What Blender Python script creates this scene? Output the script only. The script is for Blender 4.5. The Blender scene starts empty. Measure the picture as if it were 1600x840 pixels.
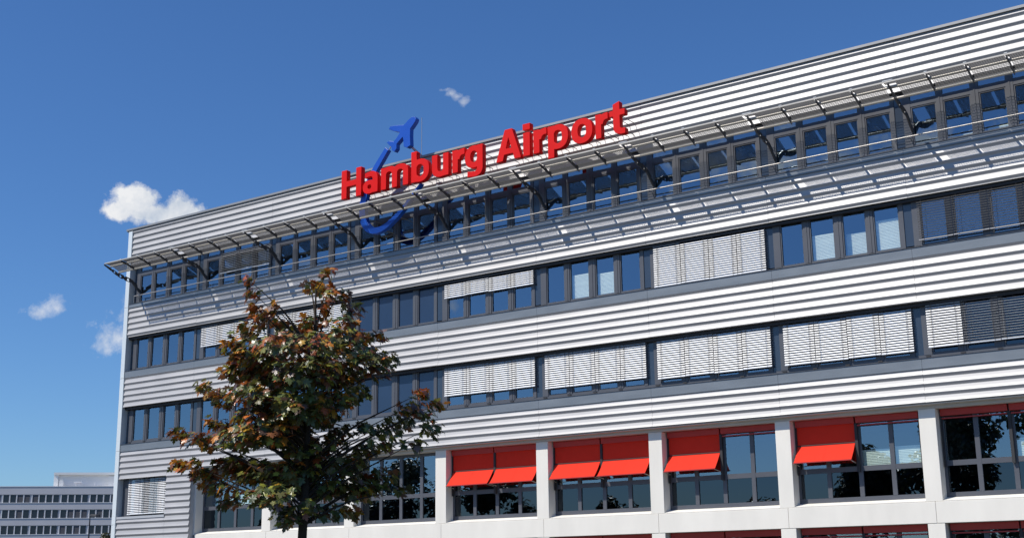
import bpy, math, random
from mathutils import Vector, Matrix
R = math.radians
rnd = random.Random(7)
scene = bpy.context.scene
col = scene.collection

# ------------------------------------------------------------------ camera
F_PX, YAW, PIT, ROL = 2005.74, 0.6118, 0.2387, -0.0126
CAM = Vector((33.005, -41.3, 1.65))
fw = Vector((-math.sin(YAW)*math.cos(PIT), math.cos(YAW)*math.cos(PIT), math.sin(PIT)))
rt = Vector((math.cos(YAW), math.sin(YAW), 0))
up = rt.cross(fw)
r2 = rt*math.cos(ROL) + up*math.sin(ROL)
u2 = -rt*math.sin(ROL) + up*math.cos(ROL)
cd = bpy.data.cameras.new('camera')
cd.sensor_width = 36.0
cd.lens = F_PX/1600*36
cd.clip_end = 5000
cam = bpy.data.objects.new('camera', cd)
cam.matrix_world = Matrix(((r2.x, u2.x, -fw.x, CAM.x), (r2.y, u2.y, -fw.y, CAM.y), (r2.z, u2.z, -fw.z, CAM.z), (0, 0, 0, 1)))
col.objects.link(cam)
scene.camera = cam

# ------------------------------------------------------------------ sun, sky, exposure
SUN_EL, SUN_AZ = R(50.5), R(32)          # azimuth: to the left of the facade normal
SUN = Vector((-math.sin(SUN_AZ)*math.cos(SUN_EL), -math.cos(SUN_AZ)*math.cos(SUN_EL), math.sin(SUN_EL)))
sl = bpy.data.lights.new('sun', 'SUN')
sl.energy = 4.8
sl.angle = R(0.5)
sl.color = (1.0, 0.945, 0.86)
so = bpy.data.objects.new('sun', sl)
so.rotation_euler = (-SUN).to_track_quat('-Z', 'Y').to_euler()
so.location = (0, -60, 60)
col.objects.link(so)
vs = scene.view_settings
vs.view_transform = 'Standard'
vs.look = 'None'
vs.exposure = 0.0
vs.gamma = 1.0
vs.use_curve_mapping = False

world = bpy.data.worlds.new('World')
scene.world = world
world.use_nodes = True
wt = world.node_tree
for n in list(wt.nodes):
    wt.nodes.remove(n)
WN, WL = wt.nodes, wt.links


def wnode(t, **kw):
    n = WN.new(t)
    for k, v in kw.items():
        setattr(n, k, v)
    return n


def wmath(op, a, b=None, clamp=False):
    n = wnode('ShaderNodeMath', operation=op, use_clamp=clamp)
    for i, v in enumerate((a, b)):
        if v is None:
            continue
        if isinstance(v, (int, float)):
            n.inputs[i].default_value = v
        else:
            WL.new(v, n.inputs[i])
    return n.outputs[0]


sky = wnode('ShaderNodeTexSky', sky_type='NISHITA')
sky.sun_disc = False
sky.sun_elevation = SUN_EL
sky.sun_rotation = math.atan2(SUN.x, SUN.y)
sky.altitude = 0
sky.air_density = 1.0
sky.dust_density = 0.3
sky.ozone_density = 3.0
bg = wnode('ShaderNodeBackground')
bg.inputs[1].default_value = 0.085
hsv = wnode('ShaderNodeHueSaturation')
hsv.inputs['Saturation'].default_value = 1.12
WL.new(sky.outputs[0], hsv.inputs['Color'])
wbal = wnode('ShaderNodeVectorMath', operation='MULTIPLY')     # the cold white balance of a clear northern noon
wbal.inputs[1].default_value = (0.79, 1.06, 1.40)
WL.new(hsv.outputs[0], wbal.inputs[0])
WL.new(wbal.outputs[0], bg.inputs[0])
tc = wnode('ShaderNodeTexCoord')
DIR = tc.outputs['Generated']


def wdot(vec):
    n = wnode('ShaderNodeVectorMath', operation='DOT_PRODUCT')
    WL.new(DIR, n.inputs[0])
    n.inputs[1].default_value = vec
    return n.outputs['Value']


def wnoise(scale, detail, rough=0.55):
    n = wnode('ShaderNodeTexNoise')
    n.inputs['Scale'].default_value = scale
    n.inputs['Detail'].default_value = detail
    n.inputs['Roughness'].default_value = rough
    WL.new(DIR, n.inputs['Vector'])
    return wmath('SUBTRACT', n.outputs['Fac'], 0.5)


NZ1 = wnoise(34, 8, 0.6)
NZ2 = wnoise(95, 6, 0.65)
NZ = wmath('ADD', wmath('MULTIPLY', NZ1, 1.5), wmath('MULTIPLY', NZ2, 0.9))
# cumulus puffs: direction, lobes (right, up, width, height) in radians, sharpness, opacity
CLOUDS = [
    ((-0.7509, 0.6005, 0.2749), [(0.008, -0.004, 0.037, 0.0130), (-0.008, 0.005, 0.020, 0.0135), (0.023, 0.002, 0.020, 0.012), (-0.021, -0.004, 0.014, 0.008)], 2.3, 1.0),
    ((-0.8066, 0.5574, 0.1968), [(-0.006, -0.003, 0.014, 0.0065), (0.005, 0.002, 0.012, 0.0075)], 0.9, 0.55),
    ((-0.781, 0.5971, 0.183), [(0.0, -0.004, 0.020, 0.012), (0.009, 0.018, 0.012, 0.012)], 0.9, 0.62),
    ((-0.5686, 0.7377, 0.3641), [(-0.009, 0.0045, 0.006, 0.0022), (-0.004, 0.002, 0.006, 0.0034), (0.001, -0.0005, 0.006, 0.0040), (0.006, -0.004, 0.005, 0.0045)], 0.6, 0.8),
    ((-0.355, -0.88, 0.312), [(0.0, -0.012, 0.11, 0.013), (0.06, -0.004, 0.04, 0.014), (-0.09, 0.0, 0.05, 0.012)], 0.9, 0.85),
    ((-0.20, -0.93, 0.30), [(0.0, 0.0, 0.08, 0.02)], 0.9, 0.8),
    ((-0.63, -0.72, 0.22), [(0.0, 0.0, 0.07, 0.02)], 0.9, 0.7),
    ((0.4, 0.85, 0.33), [(0.0, 0.0, 0.10, 0.03), (0.06, 0.02, 0.05, 0.03)], 1.6, 0.9),
]
mask = None
for c, lobes, sharp, op in CLOUDS:
    cv = Vector(c).normalized()
    rv = cv.cross(Vector((0, 0, 1))).normalized()
    uv = rv.cross(cv)
    dc, dr, du = wdot(cv), wdot(rv), wdot(uv)
    front = wmath('GREATER_THAN', dc, 0.3)
    a = wmath('DIVIDE', dr, dc)
    b = wmath('DIVIDE', du, dc)
    best = None
    for (lx, ly, w, h) in lobes:
        p = wmath('POWER', wmath('ABSOLUTE', wmath('DIVIDE', wmath('SUBTRACT', a, lx), w)), 2.0)
        q = wmath('POWER', wmath('ABSOLUTE', wmath('DIVIDE', wmath('SUBTRACT', b, ly), h)), 2.0)
        v = wmath('SUBTRACT', 1.0, wmath('SQRT', wmath('ADD', p, q)))
        best = v if best is None else wmath('MAXIMUM', best, v)
    # only break up the rim
    amp = 1.2 if sharp > 2 else 2.7
    e = wmath('ADD', best, wmath('MULTIPLY', NZ, amp))
    e = wmath('MULTIPLY', wmath('MULTIPLY', e, sharp, True), op)
    gate = wmath('GREATER_THAN', best, -0.6)
    e = wmath('MULTIPLY', wmath('MULTIPLY', e, front), gate)
    mask = e if mask is None else wmath('MAXIMUM', mask, e)
cr = wnode('ShaderNodeValToRGB')
cr.color_ramp.elements[0].color = (0.52, 0.60, 0.72, 1)
cr.color_ramp.elements[0].position = 0.34
cr.color_ramp.elements[1].color = (0.90, 0.91, 0.93, 1)
cr.color_ramp.elements[1].position = 0.60
WL.new(wmath('ADD', wmath('MULTIPLY', NZ1, 0.9), 0.5), cr.inputs[0])
bgc = wnode('ShaderNodeBackground')
bgc.inputs[1].default_value = 0.95
WL.new(cr.outputs[0], bgc.inputs[0])
mx = wnode('ShaderNodeMixShader')
WL.new(mask, mx.inputs[0])
WL.new(bg.outputs[0], mx.inputs[1])
WL.new(bgc.outputs[0], mx.inputs[2])
wo = wnode('ShaderNodeOutputWorld')
WL.new(mx.outputs[0], wo.inputs[0])

# ------------------------------------------------------------------ materials


def mat(name, base, rough=0.6, metal=0.0, spec=0.5, var=0.0, vscale=(1, 1, 1), bump=0.0, bscale=40.0, coat=0.0):
    m = bpy.data.materials.new(name)
    m.use_nodes = True
    nt = m.node_tree
    b = nt.nodes['Principled BSDF']
    b.inputs['Base Color'].default_value = (*base, 1)
    b.inputs['Roughness'].default_value = rough
    b.inputs['Metallic'].default_value = metal
    b.inputs['Specular IOR Level'].default_value = spec
    b.inputs['Coat Weight'].default_value = coat
    if var or bump:
        t = nt.nodes.new('ShaderNodeTexCoord')
        mp = nt.nodes.new('ShaderNodeMapping')
        mp.inputs['Scale'].default_value = vscale
        nt.links.new(t.outputs['Object'], mp.inputs[0])
    if var:
        n = nt.nodes.new('ShaderNodeTexNoise')
        n.inputs['Scale'].default_value = 1.0
        n.inputs['Detail'].default_value = 6
        nt.links.new(mp.outputs[0], n.inputs[0])
        mr = nt.nodes.new('ShaderNodeMapRange')
        mr.inputs[1].default_value = 0.3
        mr.inputs[2].default_value = 0.7
        mr.inputs[3].default_value = 1-var
        mr.inputs[4].default_value = 1+var*0.5
        nt.links.new(n.outputs['Fac'], mr.inputs[0])
        mu = nt.nodes.new('ShaderNodeVectorMath')
        mu.operation = 'SCALE'
        mu.inputs[0].default_value = base
        nt.links.new(mr.outputs[0], mu.inputs['Scale'])
        nt.links.new(mu.outputs[0], b.inputs['Base Color'])
        mr2 = nt.nodes.new('ShaderNodeMapRange')
        mr2.inputs[3].default_value = max(0.02, rough*0.88)
        mr2.inputs[4].default_value = min(1, rough*1.15)
        nt.links.new(n.outputs['Fac'], mr2.inputs[0])
        nt.links.new(mr2.outputs[0], b.inputs['Roughness'])
    if bump:
        n2 = nt.nodes.new('ShaderNodeTexNoise')
        n2.inputs['Scale'].default_value = bscale
        nt.links.new(t.outputs['Object'], n2.inputs[0])
        bp = nt.nodes.new('ShaderNodeBump')
        bp.inputs['Strength'].default_value = bump
        bp.inputs['Distance'].default_value = 0.02
        nt.links.new(n2.outputs['Fac'], bp.inputs['Height'])
        nt.links.new(bp.outputs[0], b.inputs['Normal'])
    return m


M = {}
M['clad'] = mat('silver_cladding', (0.415, 0.41, 0.41), 0.46, 0.15, 0.5, 0.09, (0.6, 3, 1.1))
M['clad_flat'] = mat('silver_sheet', (0.50, 0.505, 0.515), 0.42, 0.2, 0.5, 0.06, (0.4, 3, 3))
M['sill'] = mat('shade_tinted_sill_sheet', (0.20, 0.225, 0.25), 0.40, 0.2, 0.5, 0.12, (0.8, 3, 3))  # colour darkened to paint the overhang's shade onto the sill
M['trim'] = mat('corner_sheet', (0.72, 0.76, 0.76), 0.4, 0.2, 0.5, 0.05, (2, 2, 0.3))
M['fascia'] = mat('zinc_fascia', (0.30, 0.30, 0.30), 0.5, 0.5, 0.5, 0.1, (0.6, 3, 3))
M['frame'] = mat('grey_window_frame', (0.086, 0.091, 0.106), 0.42, 0.0, 0.5, 0.08, (1.2, 2, 1.5))
M['dark'] = mat('dark_parts_recess_shade', (0.03, 0.03, 0.033), 0.7)  # near-black for dark parts, and for shade painted into the window-head recess
M['panel'] = mat('blue_grey_panel', (0.035, 0.05, 0.075), 0.22, 0.0, 0.6, 0.1, (1, 1, 0.6), coat=0.3)
M['concrete'] = mat('white_concrete', (0.80, 0.768, 0.695), 0.75, 0, 0.3, 0.06, (1.6, 1.6, 0.45), 0.06, 25)
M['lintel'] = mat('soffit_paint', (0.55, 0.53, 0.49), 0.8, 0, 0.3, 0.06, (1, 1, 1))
M['red'] = mat('red_awning_fabric', (0.70, 0.046, 0.026), 0.85, 0, 0.05, 0.05, (3, 3, 3), 0.05, 120)
M['redbox'] = mat('red_awning_cassette', (0.42, 0.035, 0.03), 0.45, 0, 0.5)
M['letter'] = mat('red_letter_paint', (0.72, 0.006, 0.005), 0.5, 0, 0.15, 0.04, (2, 2, 2))
M['blue'] = mat('blue_emblem_paint', (0.006, 0.080, 0.46), 0.35, 0, 0.4, 0.04, (2, 2, 2))
M['slat'] = mat('aluminium_slat', (0.74, 0.75, 0.76), 0.42, 0.25, 0.5)
M['slatdark'] = mat('dull_slat', (0.40, 0.40, 0.41), 0.5, 0.2, 0.5)
M['steel'] = mat('galvanised_steel', (0.52, 0.49, 0.44), 0.5, 0.2, 0.5, 0.1, (1, 4, 4))
M['rail'] = mat('rail_steel', (0.42, 0.40, 0.38), 0.4, 0.6, 0.5)
M['bracket'] = mat('dark_bracket_steel', (0.075, 0.075, 0.08), 0.45, 0.3, 0.5)
M['cap'] = mat('bright_cap_sheet', (0.78, 0.78, 0.76), 0.4, 0.2)
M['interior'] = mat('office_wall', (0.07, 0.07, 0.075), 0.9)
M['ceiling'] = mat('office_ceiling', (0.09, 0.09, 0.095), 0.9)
M['iblind'] = mat('inside_blind', (0.90, 0.89, 0.80), 0.8, 0, 0.2, 0.08, (1, 1, 9))
M['roof'] = mat('gravel_roof', (0.25, 0.25, 0.24), 0.9)
M['bark'] = mat('maple_bark', (0.045, 0.036, 0.028), 0.9, 0, 0.2, 0.3, (9, 9, 2), 0.5, 30)
M['farwall'] = mat('far_grey_panel', (0.60, 0.585, 0.60), 0.8, 0, 0.3, 0.06, (0.3, 0.3, 0.6))
M['farframe'] = mat('far_light_frame', (0.80, 0.79, 0.79), 0.6)
M['farglass'] = mat('far_dark_glass', (0.02, 0.026, 0.042), 0.12, 0, 0.5)
M['farblind'] = mat('far_blind', (0.09, 0.09, 0.10), 0.7)
M['farwhite'] = mat('far_white_render', (0.80, 0.80, 0.78), 0.7, 0, 0.3, 0.05, (0.3, 0.3, 0.3))
M['lamp'] = mat('lamp_grey', (0.03, 0.032, 0.038), 0.5, 0.2)


def glass_mat(name, tint, refl, gloss):
    m = bpy.data.materials.new(name)
    m.use_nodes = True
    nt = m.node_tree
    for n in list(nt.nodes):
        nt.nodes.remove(n)
    o = nt.nodes.new('ShaderNodeOutputMaterial')
    tr = nt.nodes.new('ShaderNodeBsdfTransparent')
    tr.inputs[0].default_value = (*tint, 1)
    gl = nt.nodes.new('ShaderNodeBsdfGlossy')
    gl.inputs['Roughness'].default_value = 0.0
    gl.inputs['Color'].default_value = (*gloss, 1)
    lw = nt.nodes.new('ShaderNodeLayerWeight')         # Schlick, the same from both sides of the pane
    lw.inputs['Blend'].default_value = 0.5
    pw = nt.nodes.new('ShaderNodeMath')
    pw.operation = 'POWER'
    pw.inputs[1].default_value = 5.0
    nt.links.new(lw.outputs['Facing'], pw.inputs[0])
    ad = nt.nodes.new('ShaderNodeMath')
    ad.operation = 'ADD'
    ad.use_clamp = True
    ad.inputs[1].default_value = refl
    nt.links.new(pw.outputs[0], ad.inputs[0])
    # gentle roller-wave of real float glass
    tcn = nt.nodes.new('ShaderNodeTexCoord')
    nz = nt.nodes.new('ShaderNodeTexNoise')
    nz.inputs['Scale'].default_value = 0.9
    nz.inputs['Detail'].default_value = 1
    nt.links.new(tcn.outputs['Object'], nz.inputs[0])
    bp = nt.nodes.new('ShaderNodeBump')
    bp.inputs['Strength'].default_value = 0.012
    bp.inputs['Distance'].default_value = 0.02
    nt.links.new(nz.outputs['Fac'], bp.inputs['Height'])
    nt.links.new(bp.outputs[0], gl.inputs['Normal'])
    mxs = nt.nodes.new('ShaderNodeMixShader')
    nt.links.new(ad.outputs[0], mxs.inputs[0])
    nt.links.new(tr.outputs[0], mxs.inputs[1])
    nt.links.new(gl.outputs[0], mxs.inputs[2])
    nt.links.new(mxs.outputs[0], o.inputs[0])
    return m


M['glass'] = glass_mat('coated_window_glass', (0.86, 0.93, 0.91), 0.27, (0.70, 0.86, 1.0))
M['glass_closed'] = mat('backed_window_glass', (0.022, 0.042, 0.085), 0.10, 0, 0.6, 0.1, (0.6, 1, 0.6))
M['glass_low'] = glass_mat('lower_window_glass', (0.78, 0.88, 0.88), 0.25, (0.72, 0.86, 1.0))
M['glass_dark'] = glass_mat('dark_spandrel_glass', (0.14, 0.18, 0.22), 0.09, (0.72, 0.86, 1.0))


M['mesh'] = mat('grating_steel', (0.135, 0.135, 0.14), 0.6, 0.0, 0.3, 0.1, (1, 1, 1))


def leaf_mat(name):
    m = bpy.data.materials.new(name)
    m.use_nodes = True
    nt = m.node_tree
    b = nt.nodes['Principled BSDF']
    b.inputs['Roughness'].default_value = 0.33
    b.inputs['Specular IOR Level'].default_value = 0.5
    at = nt.nodes.new('ShaderNodeAttribute')
    at.attribute_name = 'leaf_tint'
    nt.links.new(at.outputs['Color'], b.inputs['Base Color'])
    tl = nt.nodes.new('ShaderNodeBsdfTranslucent')
    nt.links.new(at.outputs['Color'], tl.inputs[0])
    mxs = nt.nodes.new('ShaderNodeMixShader')
    mxs.inputs[0].default_value = 0.22
    nt.links.new(b.outputs[0], mxs.inputs[1])
    nt.links.new(tl.outputs[0], mxs.inputs[2])
    nt.links.new(mxs.outputs[0], nt.nodes['Material Output'].inputs[0])
    return m


M['leaf'] = leaf_mat('maple_leaf')

# ------------------------------------------------------------------ mesh helpers


class MB:
    def __init__(self):
        self.v, self.f, self.s = [], [], []

    def add(self, vs_, fs_, smooth=False):
        o = len(self.v)
        self.v += [tuple(x) for x in vs_]
        self.f += [tuple(i+o for i in f) for f in fs_]
        self.s += [smooth]*len(fs_)
        return self

    def box(self, x0, x1, y0, y1, z0, z1):
        return self.add([(x0, y0, z0), (x1, y0, z0), (x1, y1, z0), (x0, y1, z0), (x0, y0, z1), (x1, y0, z1), (x1, y1, z1), (x0, y1, z1)],
                        [(0, 3, 2, 1), (4, 5, 6, 7), (0, 1, 5, 4), (1, 2, 6, 5), (2, 3, 7, 6), (3, 0, 4, 7)])

    def prism_x(self, prof, x0, x1):
        """closed polygon of (y,z) swept along x"""
        n = len(prof)
        vs_ = [(x0, y, z) for y, z in prof] + [(x1, y, z) for y, z in prof]
        fs_ = [(i, (i+1) % n, n+(i+1) % n, n+i) for i in range(n)]
        fs_ += [tuple(range(n-1, -1, -1)), tuple(range(n, 2*n))]
        return self.add(vs_, fs_)

    def prism_y(self, poly, y0, y1):
        """closed polygon of (x,z) swept along y"""
        n = len(poly)
        vs_ = [(x, y0, z) for x, z in poly] + [(x, y1, z) for x, z in poly]
        fs_ = [(i, (i+1) % n, n+(i+1) % n, n+i) for i in range(n)]
        fs_ += [tuple(range(n-1, -1, -1)), tuple(range(n, 2*n))]
        return self.add(vs_, fs_)

    def tube(self, pts, rad, seg=8):
        pts = [Vector(p) for p in pts]
        rads = rad if isinstance(rad, (list, tuple)) else [rad]*len(pts)
        vs_, fs_ = [], []
        for i, p in enumerate(pts):
            d = (pts[min(i+1, len(pts)-1)] - pts[max(i-1, 0)]).normalized()
            a = d.cross(Vector((0.13, 0.31, 0.94)))
            if a.length < 1e-3:
                a = d.cross(Vector((1, 0, 0)))
            a.normalize()
            b = d.cross(a)
            for k in range(seg):
                t = 2*math.pi*k/seg
                vs_.append(p + (a*math.cos(t) + b*math.sin(t))*rads[i])
        for i in range(len(pts)-1):
            for k in range(seg):
                fs_.append((i*seg+k, i*seg+(k+1) % seg, (i+1)*seg+(k+1) % seg, (i+1)*seg+k))
        self.add(vs_, fs_, True)
        self.add([vs_[k] for k in range(seg)], [tuple(range(seg))])
        self.add([vs_[-seg+k] for k in range(seg)], [tuple(range(seg))])
        return self

    def build(self, name, m, parent=None, bevel=0.0):
        me = bpy.data.meshes.new(name)
        me.from_pydata(self.v, [], self.f)
        me.polygons.foreach_set('use_smooth', self.s)
        me.materials.append(m)
        me.update()
        o = bpy.data.objects.new(name, me)
        col.objects.link(o)
        if parent:
            o.parent = parent
        if bevel:
            md = o.modifiers.new('bevel', 'BEVEL')
            md.width = bevel
            md.segments = 2
            md.limit_method = 'ANGLE'
        return o


def tag(o, label=None, cat=None, group=None, kind=None):
    for k, v in (('label', label), ('category', cat), ('group', group), ('kind', kind)):
        if v:
            o[k] = v
    return o


def empty(name, loc=(0, 0, 0)):
    o = bpy.data.objects.new(name, None)
    o.location = loc
    o.empty_display_size = 0.3
    col.objects.link(o)
    return o


# ------------------------------------------------------------------ ground
g = MB().box(-1500, 1500, -1500, 1500, -0.5, 0.0)
tag(g.build('ground', mat('forecourt_ground', (0.075, 0.072, 0.055), 0.9, 0, 0.3, 0.25, (0.15, 0.15, 0.15))), kind='structure')
g = MB().box(-120, 120, -17, -3.0, 0.001, 0.004)
tag(g.build('pavement', mat('paving_stone', (0.20, 0.19, 0.175), 0.85, 0, 0.3, 0.15, (0.8, 0.8, 1))), kind='structure')
g = MB().box(-120, 120, -40, -31.5, 0.001, 0.005)
tag(g.build('road', mat('asphalt', (0.055, 0.055, 0.058), 0.9, 0, 0.3, 0.2, (0.6, 0.6, 1))), kind='structure')

# ------------------------------------------------------------------ office building
P = 5.0
XL, XR = -19.97, 30.5
KS = range(-4, 6)
bld = tag(empty('office_building', (0, 0, 0)),
          'long office block with ribbed silver cladding bands, strip windows and red awnings', 'building')
B = bld

PER, AMP = 0.2975, 0.039


def rib_panel(mb, x0, x1, z0, z1, crest, y_in=0.11):
    """a corrugated sheet between z0 and z1, one crest at height crest (y = 0 on crests)"""
    # lapped profile: a broad face leaning back, then a short return facing down; edges slightly rounded
    D_, LIT = 0.062, 0.64
    shape = [(0.0, 0.002), (0.03, 0.0), (0.08, 0.005), (0.16, 0.016), (0.28, 0.030), (0.42, 0.042), (0.56, 0.052), (LIT, D_-0.004), (LIT+0.045, D_), (LIT+0.09, D_-0.007), (0.96, 0.010)]

    def depth(z):
        t = ((z-crest)/PER) % 1.0
        pts_ = shape+[(1.0, 0.002)]
        for (ta, ya), (tb, yb) in zip(pts_[:-1], pts_[1:]):
            if ta <= t <= tb:
                return ya+(yb-ya)*(t-ta)/(tb-ta)
        return 0.0
    zs = [z0, z1]
    m0 = int(math.floor((z0-crest)/PER))
    for q in range(m0, int((z1-crest)/PER)+2):
        for t, y in shape:
            z = crest+(q+t)*PER
            if z0+0.002 < z < z1-0.002:
                zs.append(z)
    zs.sort()
    prof = [(depth(z), z) for z in zs]
    n = len(prof)-1
    vs_ = [(x0, y, z) for y, z in prof] + [(x1, y, z) for y, z in prof]
    m_ = n+1
    mb.add(vs_, [(i, m_+i, m_+i+1, i+1) for i in range(n)], True)
    # closed edges: ends, top and bottom returns
    for x in (x0, x1):
        for i in range(n):
            mb.add([(x, prof[i][0], prof[i][1]), (x, y_in, prof[i][1]), (x, y_in, prof[i+1][1]), (x, prof[i+1][0], prof[i+1][1])], [(0, 1, 2, 3)])
    for y, z in (prof[0], prof[-1]):
        mb.add([(x0, y, z), (x1, y, z), (x1, y_in, z), (x0, y_in, z)], [(0, 1, 2, 3)])


def seams(x0, x1):
    s = [x0]
    k = -4
    while k*P+0.19 < x1:
        for q in (k*P+0.19,):
            if q > x0+0.5 and q < x1-0.5:
                s.append(q)
        k += 1
    return s+[x1]


def band(z0, z1, crest, flat_top=0.0):
    mb = MB()
    ss = seams(XL, XR)
    for a, b in zip(ss[:-1], ss[1:]):
        dz = rnd.uniform(-0.006, 0.006)
        rib_panel(mb, a+0.004, b-0.004, z0, z1, crest+dz)
    mb.build('cladding', M['clad'], B)
    if flat_top:
        mb = MB()
        for a, b in zip(ss[:-1], ss[1:]):
            mb.prism_x([(0.012, z1+0.002), (0.11, z1+0.002), (0.34, z1+flat_top), (0.30, z1+flat_top), (0.012, z1+flat_top-0.06)], a+0.004, b-0.004)
        mb.build('window_sill', M['sill'], B)
        mb = MB().prism_x([(-0.012, z1+flat_top-0.055), (0.36, z1+flat_top+0.002), (0.36, z1+flat_top+0.02), (-0.012, z1+flat_top-0.04)], XL, XR)
        mb.build('sill_edge', M['frame'], B)
    # wall behind
    MB().box(XL+0.02, XR, 0.12, 0.42, z0+0.06, z1+flat_top-0.02).build('wall', M['dark'], B)


band(7.085, 8.17, 7.085, 0.40)
band(10.39, 11.88, 10.395, 0.38)
band(13.96, 15.47, 14.075, 0.24)
band(17.72, 19.56, 19.475)
# clad wall of the end bay, around its small window
mb = MB()
rib_panel(mb, -16.44, -14.70, 0.1, 7.075, 7.085)
rib_panel(mb, XL, -16.448, 6.82, 7.075, 7.085)
rib_panel(mb, XL, -16.448, 0.1, 4.86, 7.085)
mb.build('cladding', M['clad'], B)
mb = MB().box(-14.74, -14.705, 0.075, 0.72, 0.05, 7.0)
mb.box(XL, -16.45, 0.01, 0.12, 4.865, 4.98)
mb.build('window_sill', M['clad_flat'], B)
MB().box(XL+0.02, -14.75, 0.45, 0.6, 0.0, 4.9).build('wall', M['dark'], B)
MB().box(-16.43, -14.75, 0.12, 0.6, 4.9, 7.07).build('wall', M['dark'], B)

# corner trim, gable, roof edge
mb = MB()
for a, b in ((0.05, 4.6), (4.61, 8.2), (8.21, 11.85), (11.86, 15.5), (15.51, 19.55)):
    mb.box(-20.28, -19.985, -0.02, 0.35, a, b)
mb.build('corner_trim', M['trim'], B, 0.01)
mb = MB()
mb.box(-20.26, -20.02, 0.36, 13.5, 0.0, 19.5)
for i in range(12):
    mb.box(-20.30, -20.262, 0.40+i*1.09, 0.40+i*1.09+1.06, 0.1, 19.48)
mb.build('gable_wall', M['clad_flat'], B)
MB().box(XR-0.25, XR, 0.43, 13.5, 0.0, 19.5).build('gable_wall', M['clad_flat'], B)
MB().box(-20.0, XR-0.26, 13.2, 13.5, 0.0, 19.5).build('rear_wall', M['clad_flat'], B)
mb = MB()
for a, b in ((-20.45, -8.0), (-7.994, 4.5), (4.506, 17.0), (17.006, XR+0.1)):
    mb.box(a, b, -0.045, 0.5, 19.605, 19.70)
    mb.box(a, b, 0.03, 0.45, 19.562, 19.603)
mb.build('roof_edge', M['fascia'], B)
MB().box(-20.2, XR-0.05, 0.51, 13.45, 19.2, 19.55).build('roof', M['roof'], B)
MB().tube([(-1.52, 1.0, 19.5), (-1.52, 1.0, 21.95)], 0.012, 6).build('lightning_rod', M['rail'], B)

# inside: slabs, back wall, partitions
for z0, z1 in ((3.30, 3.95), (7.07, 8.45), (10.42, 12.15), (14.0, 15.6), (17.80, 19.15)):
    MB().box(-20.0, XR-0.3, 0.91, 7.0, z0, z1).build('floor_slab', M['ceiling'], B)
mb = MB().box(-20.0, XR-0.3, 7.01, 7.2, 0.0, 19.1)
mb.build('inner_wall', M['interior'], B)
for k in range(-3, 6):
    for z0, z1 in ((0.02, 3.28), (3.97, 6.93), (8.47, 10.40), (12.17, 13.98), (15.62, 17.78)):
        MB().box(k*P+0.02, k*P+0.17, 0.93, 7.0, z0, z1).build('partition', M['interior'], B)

# ------------------------------------------------------------------ strip windows, floors two to four
OFS = -0.085
MULL = [(a+OFS, b+OFS) for a, b in ((0.29, 0.56), (1.43, 1.66), (2.57, 2.84), (3.71, 3.95), (4.86, 5.0))]
LIGHTS = [(a+OFS, b+OFS) for a, b in ((0.56, 1.43), (1.66, 2.57), (2.84, 3.71), (3.95, 4.86))]


def pane_quad(mb, x0, x1, y, z0, z1):
    j = [rnd.uniform(-0.0025, 0.0025) for _ in range(4)]
    mb.add([(x0, y+j[0], z0), (x1, y+j[1], z0), (x1, y+j[2], z1), (x0, y+j[0]+j[2]-j[1], z1)], [(0, 1, 2, 3)])


def strip_window(k, z0, z1, gz0, gz1, transom=None):
    x = k*P
    fr = MB()
    fr.box(x+OFS+0.002, x+P+OFS-0.002, 0.315, 0.43, z0, gz0)
    fr.box(x+OFS+0.002, x+P+OFS-0.002, 0.315, 0.43, gz1, z1)
    for i, (a, b) in enumerate(MULL):
        fr.box(x+a, x+b-0.002, 0.305, 0.43, gz0+0.001, gz1-0.001)
        # sash lines on the mullion
        c = (a+b)/2
        if i not in (0, 4):
            fr.box(x+c-0.022, x+c+0.022, 0.290, 0.304, gz0+0.03, gz1-0.03)
    if transom:
        for a, b in LIGHTS:
            fr.box(x+a+0.001, x+b-0.001, 0.312, 0.42, transom[0], transom[1])
    # casement rims
    top = transom[0] if transom else gz1
    for a, b in LIGHTS:
        r = 0.045
        fr.box(x+a+0.001, x+a+r, 0.33, 0.42, gz0+0.002, top-0.002)
        fr.box(x+b-r, x+b-0.001, 0.33, 0.42, gz0+0.002, top-0.002)
        fr.box(x+a+r+0.001, x+b-r-0.001, 0.33, 0.42, gz0+0.002, gz0+r+0.02)
        fr.box(x+a+r+0.001, x+b-r-0.001, 0.33, 0.42, top-r, top-0.002)
    w = fr.build('window', M['frame'], B)
    pb = MB()
    for a, b in LIGHTS:
        pane_quad(pb, x+a+0.04, x+b-0.04, 0.375, gz0+0.05, top-0.04)
        if transom:
            pane_quad(pb, x+a+0.01, x+b-0.01, 0.35, transom[1]+0.002, gz1-0.004)
    pb.build('pane', M['glass_closed'] if k == -1 and not transom else M['glass_dark'] if (k == 4 and z0 < 9) else M['glass'], w)
    pl = MB().box(x+OFS-0.001 if k > -4 else XL+0.01, x+OFS+0.288, 0.335, 0.42, z0+0.12, z1-0.002)
    pl.build('panel', M['panel'], w)
    if not transom:
        MB().box(x+OFS+0.001, x+P+OFS-0.001, 0.155, 0.288, gz1-0.135, z1-0.01).build('recess_shade_box', M['dark'], w)  # black box added to stand for the shade at the window head
    # feet of the blind guides
    for a, b in MULL[:4]:
        c = (a+b)/2
        MB().box(x+c-0.075, x+c+0.075, 0.262, 0.30, z0+0.045, z0+0.085).build('guide_foot', M['dark'], w)
    return w


W2, W3, W4 = {}, {}, {}
for k in KS:
    W2[k] = strip_window(k, 8.545, 10.46, 8.66, 10.40)
    W3[k] = strip_window(k, 12.235, 14.04, 12.31, 13.98)
    W4[k] = strip_window(k, 15.69, 17.80, 15.76, 17.72, (17.18, 17.40))


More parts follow.
